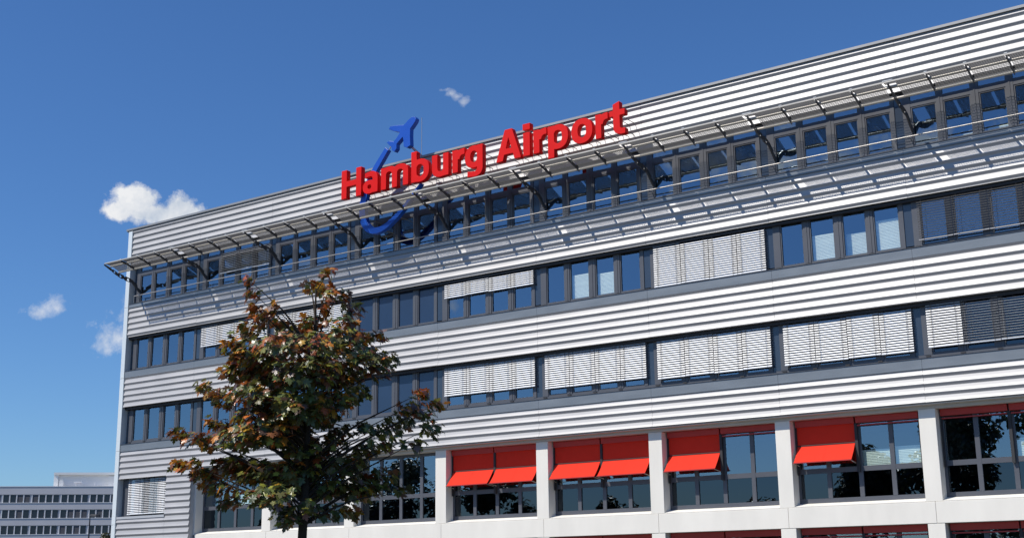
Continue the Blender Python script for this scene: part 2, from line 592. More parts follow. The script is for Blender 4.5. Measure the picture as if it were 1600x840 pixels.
def inside_blind(w, k, i, z0, z1, y=0.47):
    a, b = LIGHTS[i]
    mb = MB()
    x0, x1 = k*P+a+0.03, k*P+b-0.03
    n = max(3, int((z1-z0)/0.05))
    for q in range(n):
        za = z0+(z1-z0)*q/n
        mb.add([(x0, y, za), (x1, y, za), (x1, y+0.012, za+(z1-z0)/n), (x0, y+0.012, za+(z1-z0)/n)], [(0, 1, 2, 3)])
    mb.build('inside_blind', M['iblind'], w)


inside_blind(W3[1], 1, 1, 12.33, 13.35)
inside_blind(W3[1], 1, 2, 12.33, 13.25)
inside_blind(W3[3], 3, 1, 12.33, 13.30)
inside_blind(W3[3], 3, 2, 12.33, 13.20, 0.60)
inside_blind(W3[3], 3, 3, 12.33, 13.45)
for k, i, z in ((0, 2, 16.0), (0, 3, 16.05), (4, 1, 16.05), (4, 2, 16.1), (4, 3, 16.0)):
    inside_blind(W4[k], k, i, 15.80, z, 0.9)

# ceiling lamps of the top storey
for k in KS:
    for i, x in enumerate((0.95, 3.3)):
        for y0, y1 in ((1.0, 2.2), (2.9, 4.1)):
            MB().box(k*P+x, k*P+x+0.12, y0, y1, 17.62, 17.70).build('ceiling_lamp', M['cap'], B)

# ------------------------------------------------------------------ venetian blinds outside the strip windows


def venetian(x0, x1, ztop, zbot, tilt, m, y=0.20, pitch=0.084, depth=0.070):
    mb = MB()
    z = zbot+0.05
    ca, sa = math.cos(tilt)*depth/2, math.sin(tilt)*depth/2
    xa, xb = x0+0.012, x1-0.012
    while z < ztop:
        dy = rnd.uniform(-0.001, 0.001)
        dz = rnd.uniform(-0.0008, 0.0008)
        # curved slat in three strips; outer edge low when tilt > 0
        p = [(y-ca+dy, z-sa+dz), (y-ca*0.2+dy-0.004*math.sin(tilt), z-sa*0.2+dz+0.008), (y+ca*0.6+dy, z+sa*0.6+dz+0.006), (y+ca+dy, z+sa+dz)]
        vs_ = [(xa, a, b) for a, b in p] + [(xb, a, b) for a, b in p]
        mb.add(vs_, [(i, 4+i, 5+i, 1+i) for i in range(3)], True)
        z += pitch
    mb.box(xa, xb, y-0.035, y+0.035, zbot, zbot+0.032)
    o = mb.build('venetian_blind', m, B)
    for q in (0.16, 0.84):
        MB().box(x0+(x1-x0)*q-0.005, x0+(x1-x0)*q+0.005, y-0.052, y-0.046, zbot+0.02, ztop).build('cord', M['dark'], o)
    return o


EDGES = [0.40, 1.545, 2.705, 3.83, 4.94]
CLOSED, OPEN = R(48), R(12)


def blinds(k, ztop, zbot, tilt, which=(0, 1, 2, 3), m=None):
    for i in which:
        venetian(k*P+EDGES[i], k*P+EDGES[i+1], ztop, zbot+rnd.uniform(-0.015, 0.015), tilt, m or M['slat'])


Z3, Z2 = 13.84, 10.26
blinds(-3, Z3, 12.87, CLOSED)
blinds(-2, Z3, 12.55, CLOSED)
blinds(0, Z3, 13.22, CLOSED)
blinds(2, Z3, 12.29, CLOSED)
blinds(4, Z3, 12.48, R(-8), m=M['slatdark'])
blinds(5, Z3, 12.48, R(-8), m=M['slatdark'])
blinds(0, Z2, 9.08, CLOSED)
blinds(1, Z2, 8.93, CLOSED)
blinds(2, Z2, 8.82, CLOSED)
blinds(3, Z2, 8.80, CLOSED)
blinds(4, Z2, 8.87, CLOSED, (0,))
blinds(4, Z2, 8.87, R(5), (1, 2, 3))
blinds(5, Z2, 8.87, CLOSED)
blinds(-3, 17.35, 16.35, R(5), (1, 2, 3))
# small end-bay window with its three blinds
wf = MB()
for a, b in ((-19.96, -19.45), (-18.30, -18.10), (-17.30, -17.10), (-16.60, -16.45)):
    wf.box(a, b, 0.315, 0.43, 4.99, 6.95)
wf.box(-19.96, -16.45, 0.32, 0.43, 4.985, 5.09)
w = wf.build('window', M['frame'], B)
pb = MB()
for a, b in ((-19.45, -18.30), (-18.10, -17.30), (-17.10, -16.60)):
    pane_quad(pb, a, b, 0.375, 5.09, 6.94)
pb.build('pane', M['glass'], w)
venetian(-19.40, -18.33, 6.88, 5.07, CLOSED, M['slat'])
venetian(-18.33, -17.25, 6.88, 5.07, R(28), M['slat'])
venetian(-17.25, -16.52, 6.88, 5.07, CLOSED, M['slat'])

# ------------------------------------------------------------------ sunshade of mesh panels, brackets, rails
TIP, FR, BK = (-1.97, 17.36), (-1.62, 17.33), (-1.10, 17.13)
sun_shade = MB()
for y, z, rr in ((-1.64, 17.27, 0.045), (-1.12, 17.06, 0.045)):
    sun_shade.tube([(-19.45, y, z), (XR, y, z)], rr, 8)
sun_shade.prism_x([(-1.99, 17.335), (-1.965, 17.335), (-1.965, 17.385), (-1.99, 17.385)], -19.5, XR)
shade = sun_shade.build('sunshade', M['steel'], B)


def grating(a, b, prof):
    """upright flat bars along the facade, thinner bearing bars across, all standing 3 cm high"""
    mb = MB()
    H_ = 0.027
    for (ya, za), (yb, zb) in zip(prof[:-1], prof[1:]):
        n_ = max(2, int(round((yb-ya)/0.055)))
        for i in range(n_+1):
            t = i/n_
            y, z = ya+(yb-ya)*t, za+(zb-za)*t
            mb.box(a, b, y-0.0015, y+0.0015, z-H_, z)
        m_ = int(round((b-a)/0.075))
        for i in range(m_+1):
            x = a+(b-a)*i/m_
            mb.add([(x, ya, za-H_), (x, yb, zb-H_), (x, yb, zb), (x, ya, za)], [(0, 1, 2, 3)])
    mb.build('mesh_panel', M['mesh'], shade)


for k in KS:
    for j in range(4):
        x0 = k*P+0.5+j*1.25
        a, b = x0+(0.22 if j == 0 else 0.06), x0+1.25-(0.22 if j == 3 else 0.06)
        if k == -4 and j == 0:
            a = -19.45
        grating(a, b, [TIP, FR, BK])
        if not (k == -4 and j == 0):
            grating(a, b, [(-1.07, 17.15), (-0.20, 17.51)])        # inner field rising to the wall
for k in KS:
    for j in range(4):
        x = k*P+0.5+j*1.25
        if x < -19.4:
            continue
        wd = 0.17 if j == 0 else 0.05
        MB().prism_x([(-2.0, 17.392), (-1.70, 17.372), (-1.70, 17.392), (-2.0, 17.412)], x-wd, x+wd).build('end_cap', M['cap'], shade)
for k in KS:
    for j in range(4):
        x = k*P+0.5+j*1.25
        if j == 0 or x < -19.4:
            continue
        MB().prism_x([(-1.97, 17.25), (-1.62, 17.18), (-1.05, 16.98), (-1.05, 17.10), (-1.62, 17.31), (-1.97, 17.34)], x-0.012, x+0.012).build('purlin', M['bracket'], shade)


def bracket(x):
    """plate with round holes: drawn as an outline with bridged holes"""
    mb = MB()
    T = 0.022
    top = [(-2.0, 17.33), (-1.62, 17.22), (-1.10, 17.02), (-0.6, 16.95), (-0.25, 16.86), (0.1, 16.62)]
    bot = [(-2.0, 17.27), (-1.62, 17.10), (-1.10, 16.84), (-0.6, 16.70), (-0.25, 16.67), (0.1, 16.40)]
    # plate split in bays, a round hole in each bay
    holes = [(-1.36, 17.045, 0.055), (-0.98, 16.90, 0.065), (-0.50, 16.80, 0.075)]
    segs = [(-2.0, -1.55, None), (-1.55, -1.18, 0), (-1.18, -0.76, 1), (-0.76, -0.25, 2), (-0.25, 0.1, None)]

    def lerp(pl, y):
        for (a, za), (b, zb) in zip(pl[:-1], pl[1:]):
            if a <= y <= b:
                return za+(zb-za)*(y-a)/(b-a)
        return pl[-1][1]
    for y0, y1, h in segs:
        q = [(y0, lerp(bot, y0)), (y1, lerp(bot, y1)), (y1, lerp(top, y1)), (y0, lerp(top, y0))]
        if h is None:
            mb.prism_x(q, x-T, x+T)
            continue
        cy, cz, r = holes[h]
        N = 16
        ring = [(cy+r*math.cos(2*math.pi*i/N), cz+r*math.sin(2*math.pi*i/N)) for i in range(N)]
        outer = []
        for i in range(N):
            dy, dz = math.cos(2*math.pi*i/N), math.sin(2*math.pi*i/N)
            # ray to the quad
            best = 9
            for (p0, p1) in zip(q, q[1:]+q[:1]):
                ey, ez = p1[0]-p0[0], p1[1]-p0[1]
                den = dy*ez-dz*ey
                if abs(den) < 1e-9:
                    continue
                t = ((p0[0]-cy)*ez-(p0[1]-cz)*ey)/den
                s_ = ((p0[0]-cy)*dz-(p0[1]-cz)*dy)/den
                if t > 0 and -1e-6 <= s_ <= 1+1e-6:
                    best = min(best, t)
            outer.append((cy+dy*best, cz+dz*best))
        for i in range(N):
            j = (i+1) % N
            mb.prism_x([ring[i], outer[i], outer[j], ring[j]], x-T, x+T)
    # strut down the wall
    mb.prism_x([(-0.30, 16.72), (0.18, 16.30), (0.28, 16.25), (0.28, 16.42), (0.10, 16.52), (-0.18, 16.80)], x-0.03, x+0.03)
    mb.box(x-0.05, x+0.05, 0.283, 0.30, 16.22, 16.60)
    mb.build('bracket', M['bracket'], shade)


for k in range(-4, 6):
    bracket(k*P+0.5)

# handrail in front of the top windows
hr = MB().tube([(-19.6, 0.02, 16.05), (XR, 0.02, 16.05)], 0.024, 8)
for k in range(-4, 6):
    hr.tube([(k*P+0.40, 0.02, 16.05), (k*P+0.40, 0.30, 16.05)], 0.014, 6)
hr.tube([(-19.6, 0.02, 16.06), (-19.6, 0.02, 15.70)], 0.016, 6)
hr.build('handrail', M['rail'], B)

# ------------------------------------------------------------------ concrete frame at the bottom
CO = -0.17                                     # left face of a column from its grid line
for k in range(-3, 7):
    MB().box(k*P+CO, k*P+CO+0.55, 0.33, 0.90, 3.97, 6.915).build('column', M['concrete'], B, 0.012)
    MB().box(k*P+CO, k*P+CO+0.55, 0.33, 0.90, 0.0, 3.285).build('column', M['concrete'], B, 0.012)
for k in range(-3, 6):
    x0 = k*P+CO+0.31 if k > -3 else -14.60
    mb = MB()
    mb.box(x0, (k+1)*P+CO+0.302, 0.318, 0.90, 3.29, 3.965)
    mb.build('concrete_beam', M['concrete'], B, 0.012)
    mb = MB().prism_x([(0.325, 3.972), (0.89, 3.972), (0.89, 4.105), (0.79, 4.105), (0.325, 3.995)], k*P+CO+0.552, (k+1)*P+CO-0.002)
    mb.build('concrete_sill', M['concrete'], B)
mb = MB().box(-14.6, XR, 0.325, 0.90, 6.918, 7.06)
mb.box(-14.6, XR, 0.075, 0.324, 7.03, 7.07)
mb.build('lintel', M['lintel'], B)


def frame_window(k, z0, zt0, zt1, z1):
    """four lights in two rows between two columns"""
    x0, x1 = k*P+CO+0.552, (k+1)*P+CO-0.002
    n = 4
    ws = (x1-x0)/n
    fr = MB()
    fr.box(x0, x1, 0.80, 0.90, z0, z0+0.15)
    fr.box(x0, x1, 0.80, 0.90, z1-0.12, z1)
    for i in range(n+1):
        c = x0+i*ws
        h = 0.075
        a, b = max(x0, c-h), min(x1, c+h)
        if i in (0, n):
            a, b = (x0, x0+0.09) if i == 0 else (x1-0.09, x1)
        fr.box(a, b, 0.795, 0.90, z0+0.151, z1-0.121)
    for i in range(n):
        fr.box(x0+i*ws+0.077, x0+(i+1)*ws-0.077, 0.80, 0.90, zt0, zt1)
    w_ = fr.build('window', M['frame'], B)
    pb_, pd_ = MB(), MB()
    for i in range(n):
        a, b = x0+i*ws+0.07, x0+(i+1)*ws-0.07
        pane_quad(pd_, a, b, 0.84, z0+0.14, zt0+0.01)
        pane_quad(pb_, a, b, 0.84, zt1-0.01, z1-0.11)
    pb_.build('pane', M['glass_low'], w_)
    pd_.build('lower_pane', M['glass_dark'], w_)
    return w_


W1, W0 = {}, {}
for k in range(-3, 6):
    W1[k] = frame_window(k, 4.108, 5.10, 5.27, 6.914)
    W0[k] = frame_window(k, 0.55, 1.5, 1.66, 3.284)


def room_blind(w_, k, i, z0, z1):
    x0 = k*P+CO+0.552
    ws = (P-0.554)/4
    mb = MB()
    n = max(3, int((z1-z0)/0.05))
    for q in range(n):
        za = z0+(z1-z0)*q/n
        zb = z0+(z1-z0)*(q+1)/n
        mb.add([(x0+i*ws+0.06, 0.94, za), (x0+(i+1)*ws-0.06, 0.94, za), (x0+(i+1)*ws-0.06, 0.955, zb), (x0+i*ws+0.06, 0.955, zb)], [(0, 1, 2, 3)])
    mb.build('inside_blind', M['iblind'], w_)


room_blind(W1[3], 3, 2, 5.27, 5.80)
room_blind(W1[3], 3, 3, 5.27, 5.85)
room_blind(W1[4], 4, 2, 5.27, 5.85)
room_blind(W1[-3], -3, 1, 5.27, 5.9)
room_blind(W1[-3], -3, 2, 5.27, 5.9)


def awning(k, half, ext, ztop=6.913):
    xa = k*P+CO+0.552
    x0, x1 = (xa+0.09, xa+2.13) if half == 0 else (xa+2.25, xa+4.30)
    bx = MB().prism_x([(0.62, ztop-0.05), (0.65, ztop-0.22), (0.77, ztop-0.22), (0.78, ztop-0.05), (0.78, ztop-0.005), (0.62, ztop-0.005)], x0-0.03, x1+0.03)
    aw = bx.build('awning', M['redbox'], B)
    for x in (x0-0.06, x1+0.012):
        MB().box(x, x+0.048, 0.68, 0.76, ztop-1.85, ztop-0.225).build('guide_rail', M['dark'], aw)
    if not ext:
        MB().box(x0, x1, 0.69, 0.73, ztop-0.32, ztop-0.28).build('front_bar', M['redbox'], aw)
        return aw
    zh = ztop-0.86
    mid = (x0+x1)/2
    MB().box(x0, x1, 0.715, 0.719, zh, ztop-0.21).build('fabric', M['red'], aw)
    # the hinged part leaning out, with a little sag; two widths sewn in the middle
    n = 8
    y_t, z_t = 0.235, zh-0.60
    for a, b, up_ in ((x0, x1, 0.0), (mid-0.012, mid+0.012, 0.0025)):
        vs_, fs_ = [], []
        for i in range(n+1):
            t = i/n
            sag = 0.020*math.sin(math.pi*t)
            y, z = 0.715+(y_t-0.715)*t+sag*0.7, zh+(z_t-zh)*t-sag*0.7
            vs_ += [(a, y-up_, z+up_), (b, y-up_, z+up_)]
        for i in range(n):
            fs_.append((2*i, 2*i+1, 2*i+3, 2*i+2))
        MB().add(vs_, fs_, True).build('seam' if up_ else 'fabric', M['red'], aw)
    MB().tube([(x0, 0.71, zh), (x1, 0.71, zh)], 0.022, 8).build('roller', M['dark'], aw)
    MB().box(x0-0.01, x1+0.01, y_t-0.028, y_t+0.004, z_t-0.022, z_t+0.012).build('front_bar', M['redbox'], aw)
    for x in (x0+0.02, x1-0.02):
        MB().tube([(x, 0.70, zh-0.02-0.66), (x, y_t+0.01, z_t-0.02)], 0.014, 6).build('arm', M['steel'], aw)
    return aw


EXT = {(0, 0), (0, 1), (1, 0), (1, 1), (2, 0), (3, 0)}
for k in range(0, 6):
    for h in (0, 1):
        awning(k, h, (k, h) in EXT)
for k in range(1, 6):
    for h in (0, 1):
        awning(k, h, False, 3.283)

# ------------------------------------------------------------------ lettering on the roof edge
sign = tag(empty('roof_sign', (2.8, -0.93, 18.15)),
           'big red raised letters standing along the silver parapet above the sunshade', 'sign')
ZB, CAPH = 18.15, 1.30
LET = [('H', -4.41, -3.26), ('a', -3.15, -2.31), ('m', -2.11, -0.59), ('b', -0.41, 0.55), ('u', 0.72, 1.59), ('r', 1.80, 2.43), ('g', 2.46, 3.36),
       ('A', 4.06, 5.27), ('i', 5.38, 5.72), ('r', 5.89, 6.51), ('p', 6.58, 7.52), ('o', 7.68, 8.64), ('r', 8.79, 9.34), ('t', 9.43, 10.09)]
import numpy as np


def sd_box(X, Y, x0, x1, y0, y1):
    dx = np.abs(X-(x0+x1)/2)-(x1-x0)/2
    dy = np.abs(Y-(y0+y1)/2)-(y1-y0)/2
    return np.hypot(np.maximum(dx, 0), np.maximum(dy, 0))+np.minimum(np.maximum(dx, dy), 0)


def sd_ell(X, Y, cx, cy, rx, ry, pw=2.25):
    q = (np.abs((X-cx)/rx)**pw+np.abs((Y-cy)/ry)**pw)**(1/pw)
    return (q-1)*min(rx, ry)


def sd_poly(X, Y, pts):
    d = np.full(X.shape, 9.0)
    s_ = np.ones(X.shape)
    n = len(pts)
    for i in range(n):
        (ax, ay), (bx, by) = pts[i], pts[(i+1) % n]
        ex, ey = bx-ax, by-ay
        wx, wy = X-ax, Y-ay
        t = np.clip((wx*ex+wy*ey)/(ex*ex+ey*ey), 0, 1)
        d = np.minimum(d, np.hypot(wx-ex*t, wy-ey*t))
        c1, c2, c3 = Y >= ay, Y < by, ex*wy > ey*wx
        flip = (c1 & c2 & c3) | (~c1 & ~c2 & ~c3)
        s_ = np.where(flip, -s_, s_)
    return d*s_


U, I = np.minimum, np.maximum
ST = 0.215


def ring(X, Y, cx, cy, rx, ry, ix, iy):
    return I(sd_ell(X, Y, cx, cy, rx, ry), -sd_ell(X, Y, cx, cy, ix, iy))


def arch(X, Y, cx, cy, rx, ry, ix, iy, up_=True):
    return I(ring(X, Y, cx, cy, rx, ry, ix, iy), (cy-Y) if up_ else (Y-cy))


def glyph_field(ch, X, Y):
    b = lambda *a: sd_box(X, Y, *a)
    if ch == 'H':
        return U(U(b(0, .225, 0, 1), b(.66, .885, 0, 1)), b(.1, .8, .41, .595))
    if ch == 'A':
        f = sd_poly(X, Y, [(0, 0), (.335, 1), (.595, 1), (.93, 0), (.69, 0), (.632, .2), (.298, .2), (.24, 0)])
        return I(f, -sd_poly(X, Y, [(.352, .37), (.578, .37), (.465, .76)]))
    if ch == 'i':
        return U(b(0, .22, 0, .74), b(-.01, .23, .84, 1.03))
    if ch == 'o':
        return ring(X, Y, .37, .365, .37, .385, .155, .215)
    if ch == 'b':
        return U(I(ring(X, Y, .36, .365, .38, .385, .165, .215), .05-X), b(0, ST, 0, 1.04))
    if ch == 'p':
        return U(I(ring(X, Y, .35, .365, .37, .385, .16, .215), .05-X), b(0, ST, -.27, .74))
    if ch == 'u':
        f = U(b(0, ST, .26, .74), b(.455, .67, 0, .74))
        return U(f, arch(X, Y, .335, .27, .335, .285, .12, .115, False))
    if ch == 'm':
        f = U(U(b(0, ST, 0, .74), b(.4775, .6925, 0, .48)), b(.955, 1.17, 0, .48))
        f = U(f, arch(X, Y, .346, .47, .346, .285, .131, .115))
        return U(f, arch(X, Y, .824, .47, .346, .285, .131, .115))
    if ch == 'r':
        f = U(b(0, ST, 0, .74), I(arch(X, Y, .44, .42, .36, .33, .15, .135), X-.44))
        return U(f, b(.43, .485, .555, .75))
    if ch == 'g':
        f = U(ring(X, Y, .345, .385, .345, .365, .14, .195), b(.475, .69, 0, .74))
        f = U(f, I(arch(X, Y, .36, .0, .33, .28, .115, .115, False), .34-X))
        return U(f, sd_poly(X, Y, [(.10, -.25), (.36, -.28), (.36, -.115), (.10, -.085)]))
    if ch == 'a':
        f = U(b(.43, .645, 0, .47), I(arch(X, Y, .335, .46, .31, .29, .095, .12), .33-X))
        f = U(f, sd_poly(X, Y, [(.09, .56), (.34, .58), (.34, .75), (.09, .715)]))
        return U(f, I(ring(X, Y, .285, .215, .285, .232, .09, .085), X-.47))
    if ch == 't':
        f = U(sd_poly(X, Y, [(.12, .2), (.335, .2), (.335, 1.0), (.12, .93)]), b(0, .51, .575, .74))
        f = U(f, I(arch(X, Y, .42, .22, .30, .235, .085, .07, False), X-.42))
        return U(f, b(.41, .51, -.015, .15))


def contours(F, x0, y0, h):
    """marching squares: closed outlines of the zero level, walked with F < 0 on the left"""
    ny, nx = F.shape
    nxt = {}

    def pt(i, j, e):
        # e: edge key -> interpolated point
        (i0, j0), (i1, j1) = e
        a, c = F[j0, i0], F[j1, i1]
        t = a/(a-c)
        return (x0+(i0+(i1-i0)*t)*h, y0+(j0+(j1-j0)*t)*h)
    for j in range(ny-1):
        for i in range(nx-1):
            cs = ((i, j), (i+1, j), (i+1, j+1), (i, j+1))
            ins = [F[c[1], c[0]] < 0 for c in cs]
            if all(ins) or not any(ins):
                continue
            outs, inn = [], []
            for k in range(4):
                a, c = ins[k], ins[(k+1) % 4]
                key = tuple(sorted((cs[k], cs[(k+1) % 4])))
                if a and not c:
                    outs.append((k, key))
                if c and not a:
                    inn.append((k, key))
            for (k, key) in outs:
                # walk back to the entry that opened this inside run
                kk = k
                while True:
                    kk = (kk-1) % 4
                    hit = [q for q in inn if q[0] == kk]
                    if hit:
                        nxt[key] = hit[0][1]
                        break
    loops = []
    while nxt:
        st_ = next(iter(nxt))
        e = st_
        loop = []
        while e in nxt:
            loop.append(pt(0, 0, e))
            e = nxt.pop(e)
        loops.append(loop)
    return loops


def thin_out(lp, tol=0.0022):
    out = [lp[0]]
    i = 0
    n = len(lp)
    while i < n-1:
        j = min(i+2, n-1)
        best = i+1
        while j < n and j-i < 14:
            a, c = lp[i], lp[j]
            L_ = math.hypot(c[0]-a[0], c[1]-a[1])+1e-9
            ok = all(abs((c[0]-a[0])*(q[1]-a[1])-(c[1]-a[1])*(q[0]-a[0]))/L_ < tol for q in lp[i+1:j])
            if not ok:
                break
            best = j
            j += 1
        i = best
        out.append(lp[i])
    return out


glyphs = []
hh = 0.0125
gx, gy = np.arange(-0.05, 1.25, hh), np.arange(-0.34, 1.12, hh)
GX, GY = np.meshgrid(gx+0.0031, gy+0.0017)
for ch, xa, xb in LET:
    F = glyph_field(ch, GX, GY)
    cu = bpy.data.curves.new('letter', 'CURVE')
    cu.dimensions = '2D'
    cu.fill_mode = 'BOTH'
    cu.extrude = 0.112
    cu.bevel_depth = 0.010
    cu.bevel_resolution = 1
    wmax = max(p[0] for lp in contours(F, -0.0469, -0.3383, hh) for p in lp)
    wmin = min(p[0] for lp in contours(F, -0.0469, -0.3383, hh) for p in lp)
    for lp in contours(F, -0.0469, -0.3383, hh):
        lp = thin_out(lp)
        sp = cu.splines.new('POLY')
        sp.points.add(len(lp)-1)
        sp.use_cyclic_u = True
        for q, (x, y) in zip(sp.points, lp):
            q.co = (xa+(x-wmin)/(wmax-wmin)*(xb-xa), y*CAPH, 0, 1)
    o = bpy.data.objects.new('letter', cu)
    col.objects.link(o)
    glyphs.append(o)
bpy.context.view_layer.update()
dg = bpy.context.evaluated_depsgraph_get()
for o in glyphs:
    me = bpy.data.meshes.new_from_object(o.evaluated_get(dg))
    for v in me.vertices:
        x, y, z = v.co
        v.co = (x-2.8, -z, y)
    me.name = 'letter'
    me.materials.clear()
    me.materials.append(M['letter'])
    me.update()
    bpy.data.objects.remove(o)
    lo = bpy.data.objects.new('letter', me)
    col.objects.link(lo)
    lo.parent = sign
for ch, xa, xb in LET:
    for q in (0.3, 0.7) if xb-xa > 0.5 else (0.5,):
        x = xa+(xb-xa)*q-2.8
        for z in (0.22, 0.72):
            MB().tube([(x, 0.10, z), (x, 0.95, z)], 0.014, 6).build('standoff', M['bracket'], sign)

# ------------------------------------------------------------------ blue swoosh and aeroplane
emb = tag(empty('aeroplane_emblem', (-2.5, -0.75, 16.4)),
          'blue aeroplane silhouette rising from a curved blue band behind the red letters', 'emblem')


def on_plane(u, v, y):
    d = fw*F_PX + r2*(u-800) + u2*(420-v)
    t = (y-CAM.y)/d.y
    q = CAM+d*t
    return q.x, q.z


# centre line of the band and its half width (metres), in the plane of the emblem
BAND = [(-1.97, 20.06, 0.135), (-2.28, 19.70, 0.15), (-2.66, 19.24, 0.165), (-3.00, 18.72, 0.18), (-3.22, 18.22, 0.19), (-3.34, 17.72, 0.20),
        (-3.32, 17.22, 0.205), (-3.17, 16.82, 0.20), (-2.86, 16.55, 0.185), (-2.45, 16.46, 0.165), (-1.98, 16.58, 0.145), (-1.42, 16.90, 0.125),
        (-0.92, 17.30, 0.10), (-0.45, 17.75, 0.075), (-0.05, 18.12, 0.05)]
pts = []
for i in range(len(BAND)-1):
    p0, p1, p2, p3 = (Vector(BAND[max(0, min(len(BAND)-1, j))]) for j in (i-1, i, i+1, i+2))
    for s in range(6):
        t = s/6
        pts.append(0.5*((2*p1)+(-p0+p2)*t+(2*p0-5*p1+4*p2-p3)*t*t+(-p0+3*p1-3*p2+p3)*t**3))
pts.append(Vector(BAND[-1]))
L_, R_ = [], []
for i, p in enumerate(pts):
    d = pts[min(i+1, len(pts)-1)]-pts[max(i-1, 0)]
    d = Vector((d.x, d.y)).normalized()
    nrm = Vector((-d.y, d.x))*0.84
    L_.append((p.x+nrm.x*p.z+2.5, p.y+nrm.y*p.z-16.4))
    R_.append((p.x-nrm.x*p.z+2.5, p.y-nrm.y*p.z-16.4))
mb = MB()
Y0, Y1 = -0.11, 0.11
n = len(pts)
vs_ = []
for a, b in zip(L_, R_):
    vs_ += [(a[0], Y0, a[1]), (b[0], Y0, b[1]), (b[0], Y1, b[1]), (a[0], Y1, a[1])]
for i in range(n-1):
    q = 4*i
    mb_f = [(q+j, q+(j+1) % 4, q+4+(j+1) % 4, q+4+j) for j in range(4)]
    if i == 0:
        fs_ = []
    fs_ += mb_f
fs_ += [(0, 3, 2, 1), (4*n-4, 4*n-3, 4*n-2, 4*n-1)]
mb.add(vs_, fs_)
mb.build('curved_band', M['blue'], emb, 0.01)
PLANE = [(412, 85), (421, 97), (415, 115), (398, 141), (386, 158), (385, 200), (387, 256), (366, 271), (347, 264), (345, 225), (341, 207), (320, 230), (305, 248),
         (304, 276), (291, 295), (277, 287), (274, 268), (263, 258), (244, 239), (262, 231), (286, 234), (302, 216), (321, 186), (324, 178),
         (290, 172), (258, 161), (267, 143), (300, 138), (348, 135), (362, 120), (374, 105), (395, 88)]
poly = []
for a, b in PLANE:
    x, z = on_plane(540+a/3.82, 160+b/3.82, -0.87)
    poly.append((x+2.5, z-16.4))
MB().prism_y(poly, -0.13, 0.11).build('aeroplane', M['blue'], emb, 0.012)
BARS = [((1.62, 0.12, 3.70), (1.95, 1.0, 3.10), 0.025), ((1.50, 0.12, 3.75), (1.80, 1.1, 3.10), 0.025), ((0.42, 0.10, 3.55), (0.62, 0.10, 3.85), 0.022)]
for x, z in ((-0.85, 1.75), (-0.75, 0.75), (0.1, 0.12), (1.1, 0.5), (2.05, 1.35)):
    BARS.append(((x, 0.10, z), (x, 0.98, z), 0.018))
for a, b, r_ in BARS:
    MB().tube([a, b], r_, 8).build('strut', M['rail'], emb)

# ------------------------------------------------------------------ maple tree
TX, TY = 19.27, -27.25
tree = tag(empty('maple_tree', (TX, TY, 0)), 'young maple with dark green and reddish brown leaves standing before the silver facade', 'tree')
SR, SD = rt, Vector((-math.sin(YAW), math.cos(YAW), 0))      # across and away
CL = [  # u, v, ru, rv, redness
    (389, 437, 13, 10, .8), (397, 458, 18, 11, .8), (402, 481, 16, 11, .9), (428, 478, 14, 12, .7), (412, 498, 20, 12, .8),
    (514, 423, 15, 9, .7), (490, 446, 22, 11, .9), (527, 459, 24, 12, .8), (508, 452, 18, 12, .9), (508, 478, 8, 14, .8),
    (549, 484, 24, 12, .8), (532, 502, 26, 13, .7), (488, 502, 22, 14, .8), (466, 517, 20, 12, .8),
    (386, 515, 22, 15, .6), (368, 540, 20, 18, .7), (400, 548, 38, 22, .6), (440, 538, 28, 20, .5), (436, 505, 14, 14, .8),
    (500, 536, 38, 20, .5), (546, 530, 34, 18, .5), (585, 524, 20, 10, .4), (572, 556, 32, 18, .4), (606, 560, 15, 12, .3),
    (425, 584, 44, 22, .4), (480, 580, 44, 26, .3), (530, 578, 40, 24, .3), (378, 578, 32, 18, .6), (588, 580, 22, 12, .3),
    (318, 601, 15, 9, .3), (337, 614, 18, 9, .5), (356, 628, 20, 11, .5), (388, 612, 30, 16, .5),
    (425, 628, 40, 20, .3), (470, 632, 44, 24, .2), (520, 626, 34, 20, .2), (556, 612, 24, 13, .2),
    (281, 676, 17, 9, .9), (305, 684, 22, 11, .8), (333, 656, 14, 8, .9), (352, 668, 22, 14, .9), (332, 690, 26, 12, .5), (376, 680, 34, 20, .6), (418, 674, 38, 22, .5), (460, 684, 34, 24, .2),
    (278, 724, 15, 9, .9), (300, 726, 24, 12, .9), (320, 744, 28, 14, .8), (346, 762, 24, 12, .7), (362, 784, 18, 10, .5), (366, 728, 34, 18, .6), (402, 736, 34, 22, .4), (398, 776, 26, 14, .2),
    (425, 772, 30, 18, .2), (446, 806, 20, 14, .15), (440, 742, 34, 24, .3), (482, 716, 34, 24, .3),
    (500, 756, 38, 24, .15), (542, 724, 30, 18, .2), (560, 760, 32, 20, .1), (550, 796, 18, 12, .2), (600, 742, 22, 16, .1), (626, 764, 12, 10, .15), (514, 694, 28, 16, .2),
    (562, 664, 14, 7, .1), (586, 670, 28, 10, .1), (600, 692, 26, 12, .1), (622, 660, 24, 16, .2), (632, 638, 16, 8, .5), (657, 614, 18, 8, .8), (682, 630, 13, 7, .9), (652, 642, 26, 14, .4), (672, 668, 20, 14, .15), (645, 692, 22, 9, .1),
    (440, 654, 38, 16, .3), (498, 652, 34, 15, .2), (388, 650, 24, 12, .5), (575, 700, 22, 12, .1), (530, 670, 24, 10, .1), (520, 800, 20, 12, .1), (480, 790, 20, 14, .1),
]


def local(u, v, dep):
    """clump centre on its sight line, dep metres behind (+) or before (-) the trunk"""
    d = fw*F_PX + r2*(u-800) + u2*(420-v)
    t = ((Vector((TX, TY, 0))-CAM).dot(SD)+dep)/d.dot(SD)
    q = CAM+d*t
    return Vector((q.x-TX, q.y-TY, q.z))


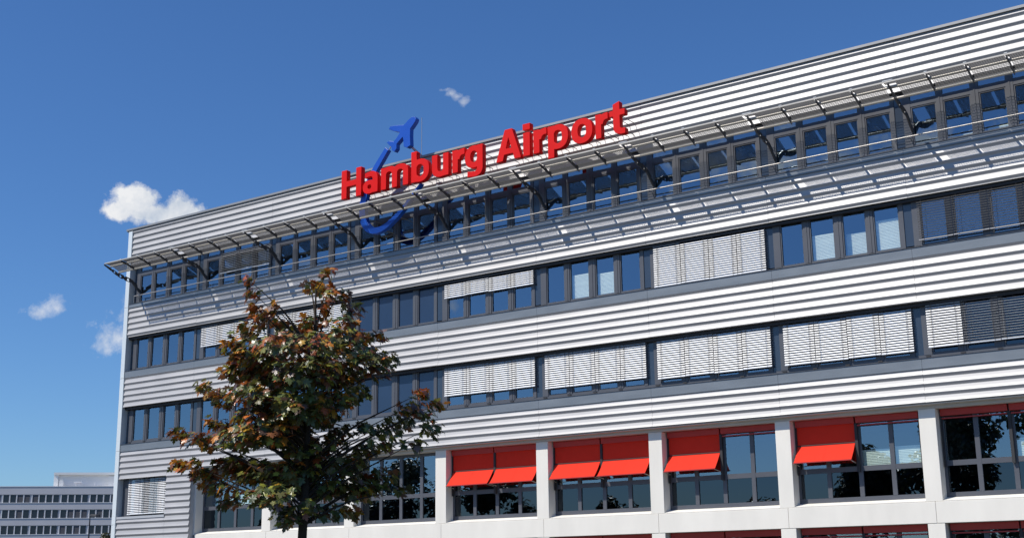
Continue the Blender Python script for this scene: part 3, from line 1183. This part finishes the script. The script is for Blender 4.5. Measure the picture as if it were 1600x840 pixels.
rl = random.Random(21)
trunk_pts = [(0, 0, -0.05), (0.02, 0.0, 0.9), (-0.02, 0.03, 1.7), (0.03, 0.0, 2.4), (0.05, 0.02, 3.1), (0.02, 0.05, 3.9), (0.08, 0.02, 4.7), (0.14, 0.05, 5.5), (0.16, 0.02, 6.15)]
trunk_r = [0.095, 0.08, 0.072, 0.068, 0.066, 0.05, 0.036, 0.022, 0.010]
MB().tube(trunk_pts, trunk_r, 10).build('trunk', M['bark'], tree)
br = MB()
leaves = MB()
tints = []
OUT = [(0, 0.0), (0.16, -0.10), (0.13, 0.10), (0.47, 0.02), (0.27, 0.19), (0.50, 0.40), (0.36, 0.42), (0.30, 0.42), (0.22, 0.72), (0.12, 0.62), (0, 1.0)]
half = [(0.0, 0.0), (0.20, -0.12), (0.15, 0.04), (0.46, 0.0), (0.40, 0.12), (0.27, 0.22), (0.58, 0.48), (0.44, 0.50), (0.38, 0.62), (0.20, 0.48), (0.20, 0.78), (0.10, 0.80), (0.0, 1.0)]
outline = half + [(-x, y) for x, y in reversed(half[1:-1])]


def leaf(c, nrm, tipdir, size, tint):
    nrm = nrm.normalized()
    t = (tipdir - nrm*tipdir.dot(nrm))
    if t.length < 1e-3:
        t = nrm.orthogonal()
    t.normalize()
    b = nrm.cross(t)
    bend = rl.uniform(0.05, 0.35)
    fold = rl.uniform(0.02, 0.25)
    vs_ = [c + t*(0.36*size) + nrm*(0.03*size)]
    for x, y in outline:
        q = c + b*(x*size) + t*(y*size) + nrm*(-bend*size*y*y*0.5 + fold*size*abs(x) - 0.3*size*x*x)
        vs_.append(q)
    n_ = len(outline)
    leaves.add(vs_, [(0, 1+i, 1+(i+1) % n_) for i in range(n_)])
    tints.extend([tint]*n_)


def leaf_tint(red):
    red = min(1.0, red*1.1+0.08)
    r = rl.random()
    if r < red*0.62:
        base = rl.choice([(0.105, 0.030, 0.005), (0.080, 0.020, 0.006), (0.115, 0.046, 0.006), (0.055, 0.022, 0.010), (0.100, 0.056, 0.006)])
    elif r < red*0.62+0.08:
        base = rl.choice([(0.042, 0.028, 0.024), (0.034, 0.022, 0.018)])
    elif r < 0.93:
        base = rl.choice([(0.030, 0.036, 0.010), (0.022, 0.030, 0.010), (0.044, 0.044, 0.010), (0.032, 0.030, 0.011), (0.018, 0.024, 0.009)])
    else:
        base = (0.075, 0.075, 0.012)
    f = rl.uniform(2.5, 5.6)
    return tuple(x*f for x in base)


for (u, v, ru, rv, red) in CL:
    s = (u-470)/105.6
    spread = max(0.15, 1.0-abs(s)/2.4)
    if v < 500:
        spread *= 0.35
    nsub = 2 if (ru*rv > 450) else 1
    for rep in range(nsub):
        dep = rl.uniform(-1.25, 1.25)*spread
        c = local(u, v, dep)
        # limb from the trunk to the clump
        zt = max(2.5, min(5.7, c.z-0.20-0.48*abs(s)))
        if v < 512:
            zt = max(2.5, min(5.6, c.z-0.45-0.9*abs(s)))
        tt = Vector((0, 0, zt))
        for (a, b_) in zip(trunk_pts[:-1], trunk_pts[1:]):
            if a[2] <= zt <= b_[2]:
                f = (zt-a[2])/(b_[2]-a[2])
                tt = Vector(a).lerp(Vector(b_), f)
        mid = tt.lerp(c, 0.5) + Vector((rl.uniform(-.08, .08), rl.uniform(-.08, .08), 0.10))
        L0 = (c-tt).length
        br.tube([tt, tt.lerp(mid, 0.6)+Vector((0, 0, 0.03)), mid, mid.lerp(c, 0.6), c], [0.008+0.009*L0, 0.007+0.007*L0, 0.008+0.003*L0, 0.006, 0.003], 6)
        g_ = 0.96 if v < 510 else 1.1
        rx, rz = ru*g_/105.6, rv*g_/108.2
        ry = min(0.42, 0.7*rx+0.08)
        N = int(math.pi*rx*rz*390) + 9
        for _ in range(N):
            while True:
                p = Vector((rl.uniform(-1, 1), rl.uniform(-1, 1), rl.uniform(-1, 1)))
                if p.length < 1:
                    break
            off = SR*(p.x*rx) + SD*(p.y*ry) + Vector((0, 0, p.z*rz))
            pos = c+off
            outw = Vector((pos.x, pos.y, 0)) + off*1.5
            if outw.length > 0.01:
                outw.normalize()
            nrm = Vector((0, 0, 0.75)) + outw*0.55 + Vector((rl.gauss(0, .42), rl.gauss(0, .42), rl.gauss(0, .3)))
            tip = outw*0.7 + Vector((rl.gauss(0, .5), rl.gauss(0, .5), -0.75))
            leaf(pos, nrm, tip, rl.uniform(0.085, 0.152), leaf_tint(red))
br.build('branches', M['bark'], tree)
fo = leaves.build('foliage', M['leaf'], tree)
ca = fo.data.attributes.new('leaf_tint', 'FLOAT_COLOR', 'FACE')
flat = []
for t in tints:
    flat += [t[0], t[1], t[2], 1.0]
ca.data.foreach_set('color', flat)

# ------------------------------------------------------------------ far office block on the left
fb = tag(empty('office_block', (-203.18, 113.83, 0)), 'distant grey concrete office block with rows of square windows and white rooftop box', 'building')
FA = R(43)
fb.rotation_euler = (0, 0, FA)
fb.location = (-203.18+11.5*(0.3703-math.cos(FA)), 113.83+11.5*(0.9289-math.sin(FA)), 0)
HW = 21.95
# local x runs along its facade, local -y faces the camera
MB().box(-40, 60, 0.3, 16, 0, HW).build('wall', M['farwall'], fb)
rows = [(18.75, 20.28), (15.6, 17.2), (12.35, 14.0), (9.1, 10.7), (5.9, 7.5), (2.6, 4.2)]
ed = [HW]
fcl = MB()
z = HW
for a, b in rows:
    fcl.box(-40, 60, 0.12, 0.299, b+0.10, z)
    z = a-0.10
fcl.box(-40, 60, 0.12, 0.299, 0, z)
fcl.build('parapet_panel', M['farwall'], fb)
lf = MB()
for a, b in rows:
    lf.box(-40, 60, 0.05, 0.119, a-0.13, a-0.02)
lf.build('sill', M['farframe'], fb)
wproto = None
for ri, (a, b) in enumerate(rows[:4]):
    for gi in range(-1, 7):
        for wi in range(4):
            x = 0.55+gi*5.78+wi*1.38 - 0.28*0
            f = MB()
            f.box(x, x+0.17, 0.15, 0.29, a, b)
            wo_ = f.build('window', M['farframe'], fb)
            mm = M['farglass'] if rnd.random() < 0.68 else M['farblind']
            MB().box(x+0.172, x+1.248, 0.22, 0.28, a, b).build('pane', mm, wo_)
MB().box(-40.2, 60.2, 0.05, 0.5, HW+0.001, HW+0.12).build('roof_edge', M['farframe'], fb)
ph = MB()
ph.box(10.9, 40, 3.0, 12, HW, 24.6)
ph.build('rooftop_room', M['farwhite'], fb)
MB().box(10.0, 40.5, 2.2, 12.5, 24.6, 25.05).build('rooftop_room_roof', M['farwhite'], fb)
MB().box(10.0, 10.88, 2.5, 12, HW, 24.59).build('rooftop_room_wall', M['farwhite'], fb)
MB().box(21.3, 23.6, 1.2, 2.9, HW, 24.2).build('rooftop_room_wall', M['farwhite'], fb)
hv = MB()
hv.box(11.4, 12.2, 1.2, 2.0, HW, 23.2)
hv.box(11.5, 12.1, 1.3, 1.9, 23.2, 23.35)
hv.build('ventilation_unit', M['farwhite'], fb)
hv = MB()
for x in (14.6, 15.3):
    hv.box(x, x+0.12, 1.4, 1.5, HW, 22.8)
hv.box(14.4, 15.9, 1.1, 1.9, 22.8, 23.1)
hv.build('ventilation_unit', M['farframe'], fb)
MB().tube([(18.6, 1.5, HW), (18.6, 1.5, 22.9)], 0.07, 6).build('vent_pipe', M['farframe'], fb)

# ------------------------------------------------------------------ street lamp
lx, ly = -35.39, 10.05
lamp = tag(empty('street_lamp', (lx, ly, 0)), 'thin dark street lamp with a flat head before the distant block', 'street lamp')
MB().tube([(0, 0, 0), (0, 0, 1.0), (0, 0, 5.72)], [0.065, 0.055, 0.04], 8).build('pole', M['lamp'], lamp)
MB().tube([(0, 0, 5.70), (0.0, 0, 5.98), (0.10, 0.06, 6.02)], 0.032, 8).build('arm', M['lamp'], lamp)
hd = MB()
prof = [(0.0, 0.05), (0.10, 0.12), (0.45, 0.16), (0.62, 0.10), (0.66, 0.03)]
vs_, fs_ = [], []
for i, (d, w_) in enumerate(prof):
    zc = 6.0-0.05*d
    cxy = Vector((0.82*d-0.05, 0.57*d, zc))
    sd = Vector((-0.57, 0.82, 0))*w_
    hgt = 0.075 if 0 < i < 4 else 0.03
    vs_ += [cxy-sd-Vector((0, 0, hgt)), cxy+sd-Vector((0, 0, hgt)), cxy+sd*0.7+Vector((0, 0, hgt)), cxy-sd*0.7+Vector((0, 0, hgt))]
for i in range(len(prof)-1):
    q = 4*i
    fs_ += [(q+j, q+(j+1) % 4, q+4+(j+1) % 4, q+4+j) for j in range(4)]
fs_ += [(0, 3, 2, 1), (16, 17, 18, 19)]
hd.add(vs_, fs_)
hd.build('lamp_head', M['lamp'], lamp, 0.01)

# ------------------------------------------------------------------ small trees


def small_tree(name, loc, h, rad, label, seed, tone, group=None, n=900, ls=0.20, stem=0.45):
    r_ = random.Random(seed)
    root = tag(empty(name, loc), label, 'tree', group)
    MB().tube([(0, 0, 0), (0.04, 0, h*0.4), (0, 0.05, h*0.9)], [0.02*h, 0.014*h, 0.003*h], 8).build('trunk', M['bark'], root)
    lv = MB()
    tn = []
    blobs = []
    for i in range(14):
        t = r_.uniform(stem, 0.95)
        w_ = rad*math.sin(math.pi*min(1, (t-stem+0.12)/(1.1-stem)))
        a = r_.uniform(0, 6.28)
        blobs.append((Vector((math.cos(a)*w_*0.65, math.sin(a)*w_*0.65, t*h)), rad*r_.uniform(0.3, 0.5)))
    for i in range(n):
        c, rr = r_.choice(blobs)
        p = Vector((r_.gauss(0, 1), r_.gauss(0, 1), r_.gauss(0, 0.8))).normalized()*rr*r_.random()**0.4
        nn = (p.normalized()+Vector((r_.gauss(0, .5), r_.gauss(0, .5), 0.6))).normalized()
        t_ = nn.orthogonal().normalized()
        t_ = (t_*math.cos(i)+nn.cross(t_)*math.sin(i))
        b_ = nn.cross(t_)
        q = c+p
        s = ls*r_.uniform(0.6, 1.2)
        lv.add([q-t_*s*0.5, q+b_*s*0.32, q+t_*s*0.5-nn*s*0.15, q-b_*s*0.32], [(0, 1, 2, 3)])
        f = r_.uniform(0.6, 1.3)
        tn.append(tuple(x*f for x in tone))
    ob = lv.build('foliage', M['leaf'], root)
    at_ = ob.data.attributes.new('leaf_tint', 'FLOAT_COLOR', 'FACE')
    fl = []
    for t in tn:
        fl += [t[0], t[1], t[2], 1.0]
    at_.data.foreach_set('color', fl)
    return root


small_tree('small_tree', (-38.85, 14.1, 0), 5.2, 0.85, 'little yellow-green tree at the foot of the silver corner, beside the lamp', 5, (0.10, 0.095, 0.035), n=700)

# trees and a low block across the road, seen only as reflections in the glazing
BACK = [(8, -72, 18, 6.5), (-1, -75, 18, 5.5), (-10, -77, 13, 4.5), (-20, -78, 9.5, 5.0), (-29, -75, 8.5, 4.5), (-41, -80, 10.5, 5.0), (-53, -76, 14, 5.5), (-67, -78, 17, 6.5), (-84, -76, 15, 6.0)]
NAMES = ['tallest dark tree across the road from the office block', 'tall narrow tree across the road right beside the tallest one', 'medium rounded tree across the road between tall and low ones', 'lower rounded tree across the road, fourth of its row',
         'lowest tree of the row across the road', 'tree with a flat top just left of the lowest one across the road', 'middle sized tree across the road facing the silver end bay', 'wide tall tree across the road beyond the end bay', 'last tree of the row across the road, nearest the distant block']
for i, (x, y, h, r_) in enumerate(BACK):
    small_tree('roadside_tree', (x, y, 0), h, r_, NAMES[i], 40+i, (0.06, 0.075, 0.03), 'trees across the road', n=8000, ls=0.7, stem=0.12)
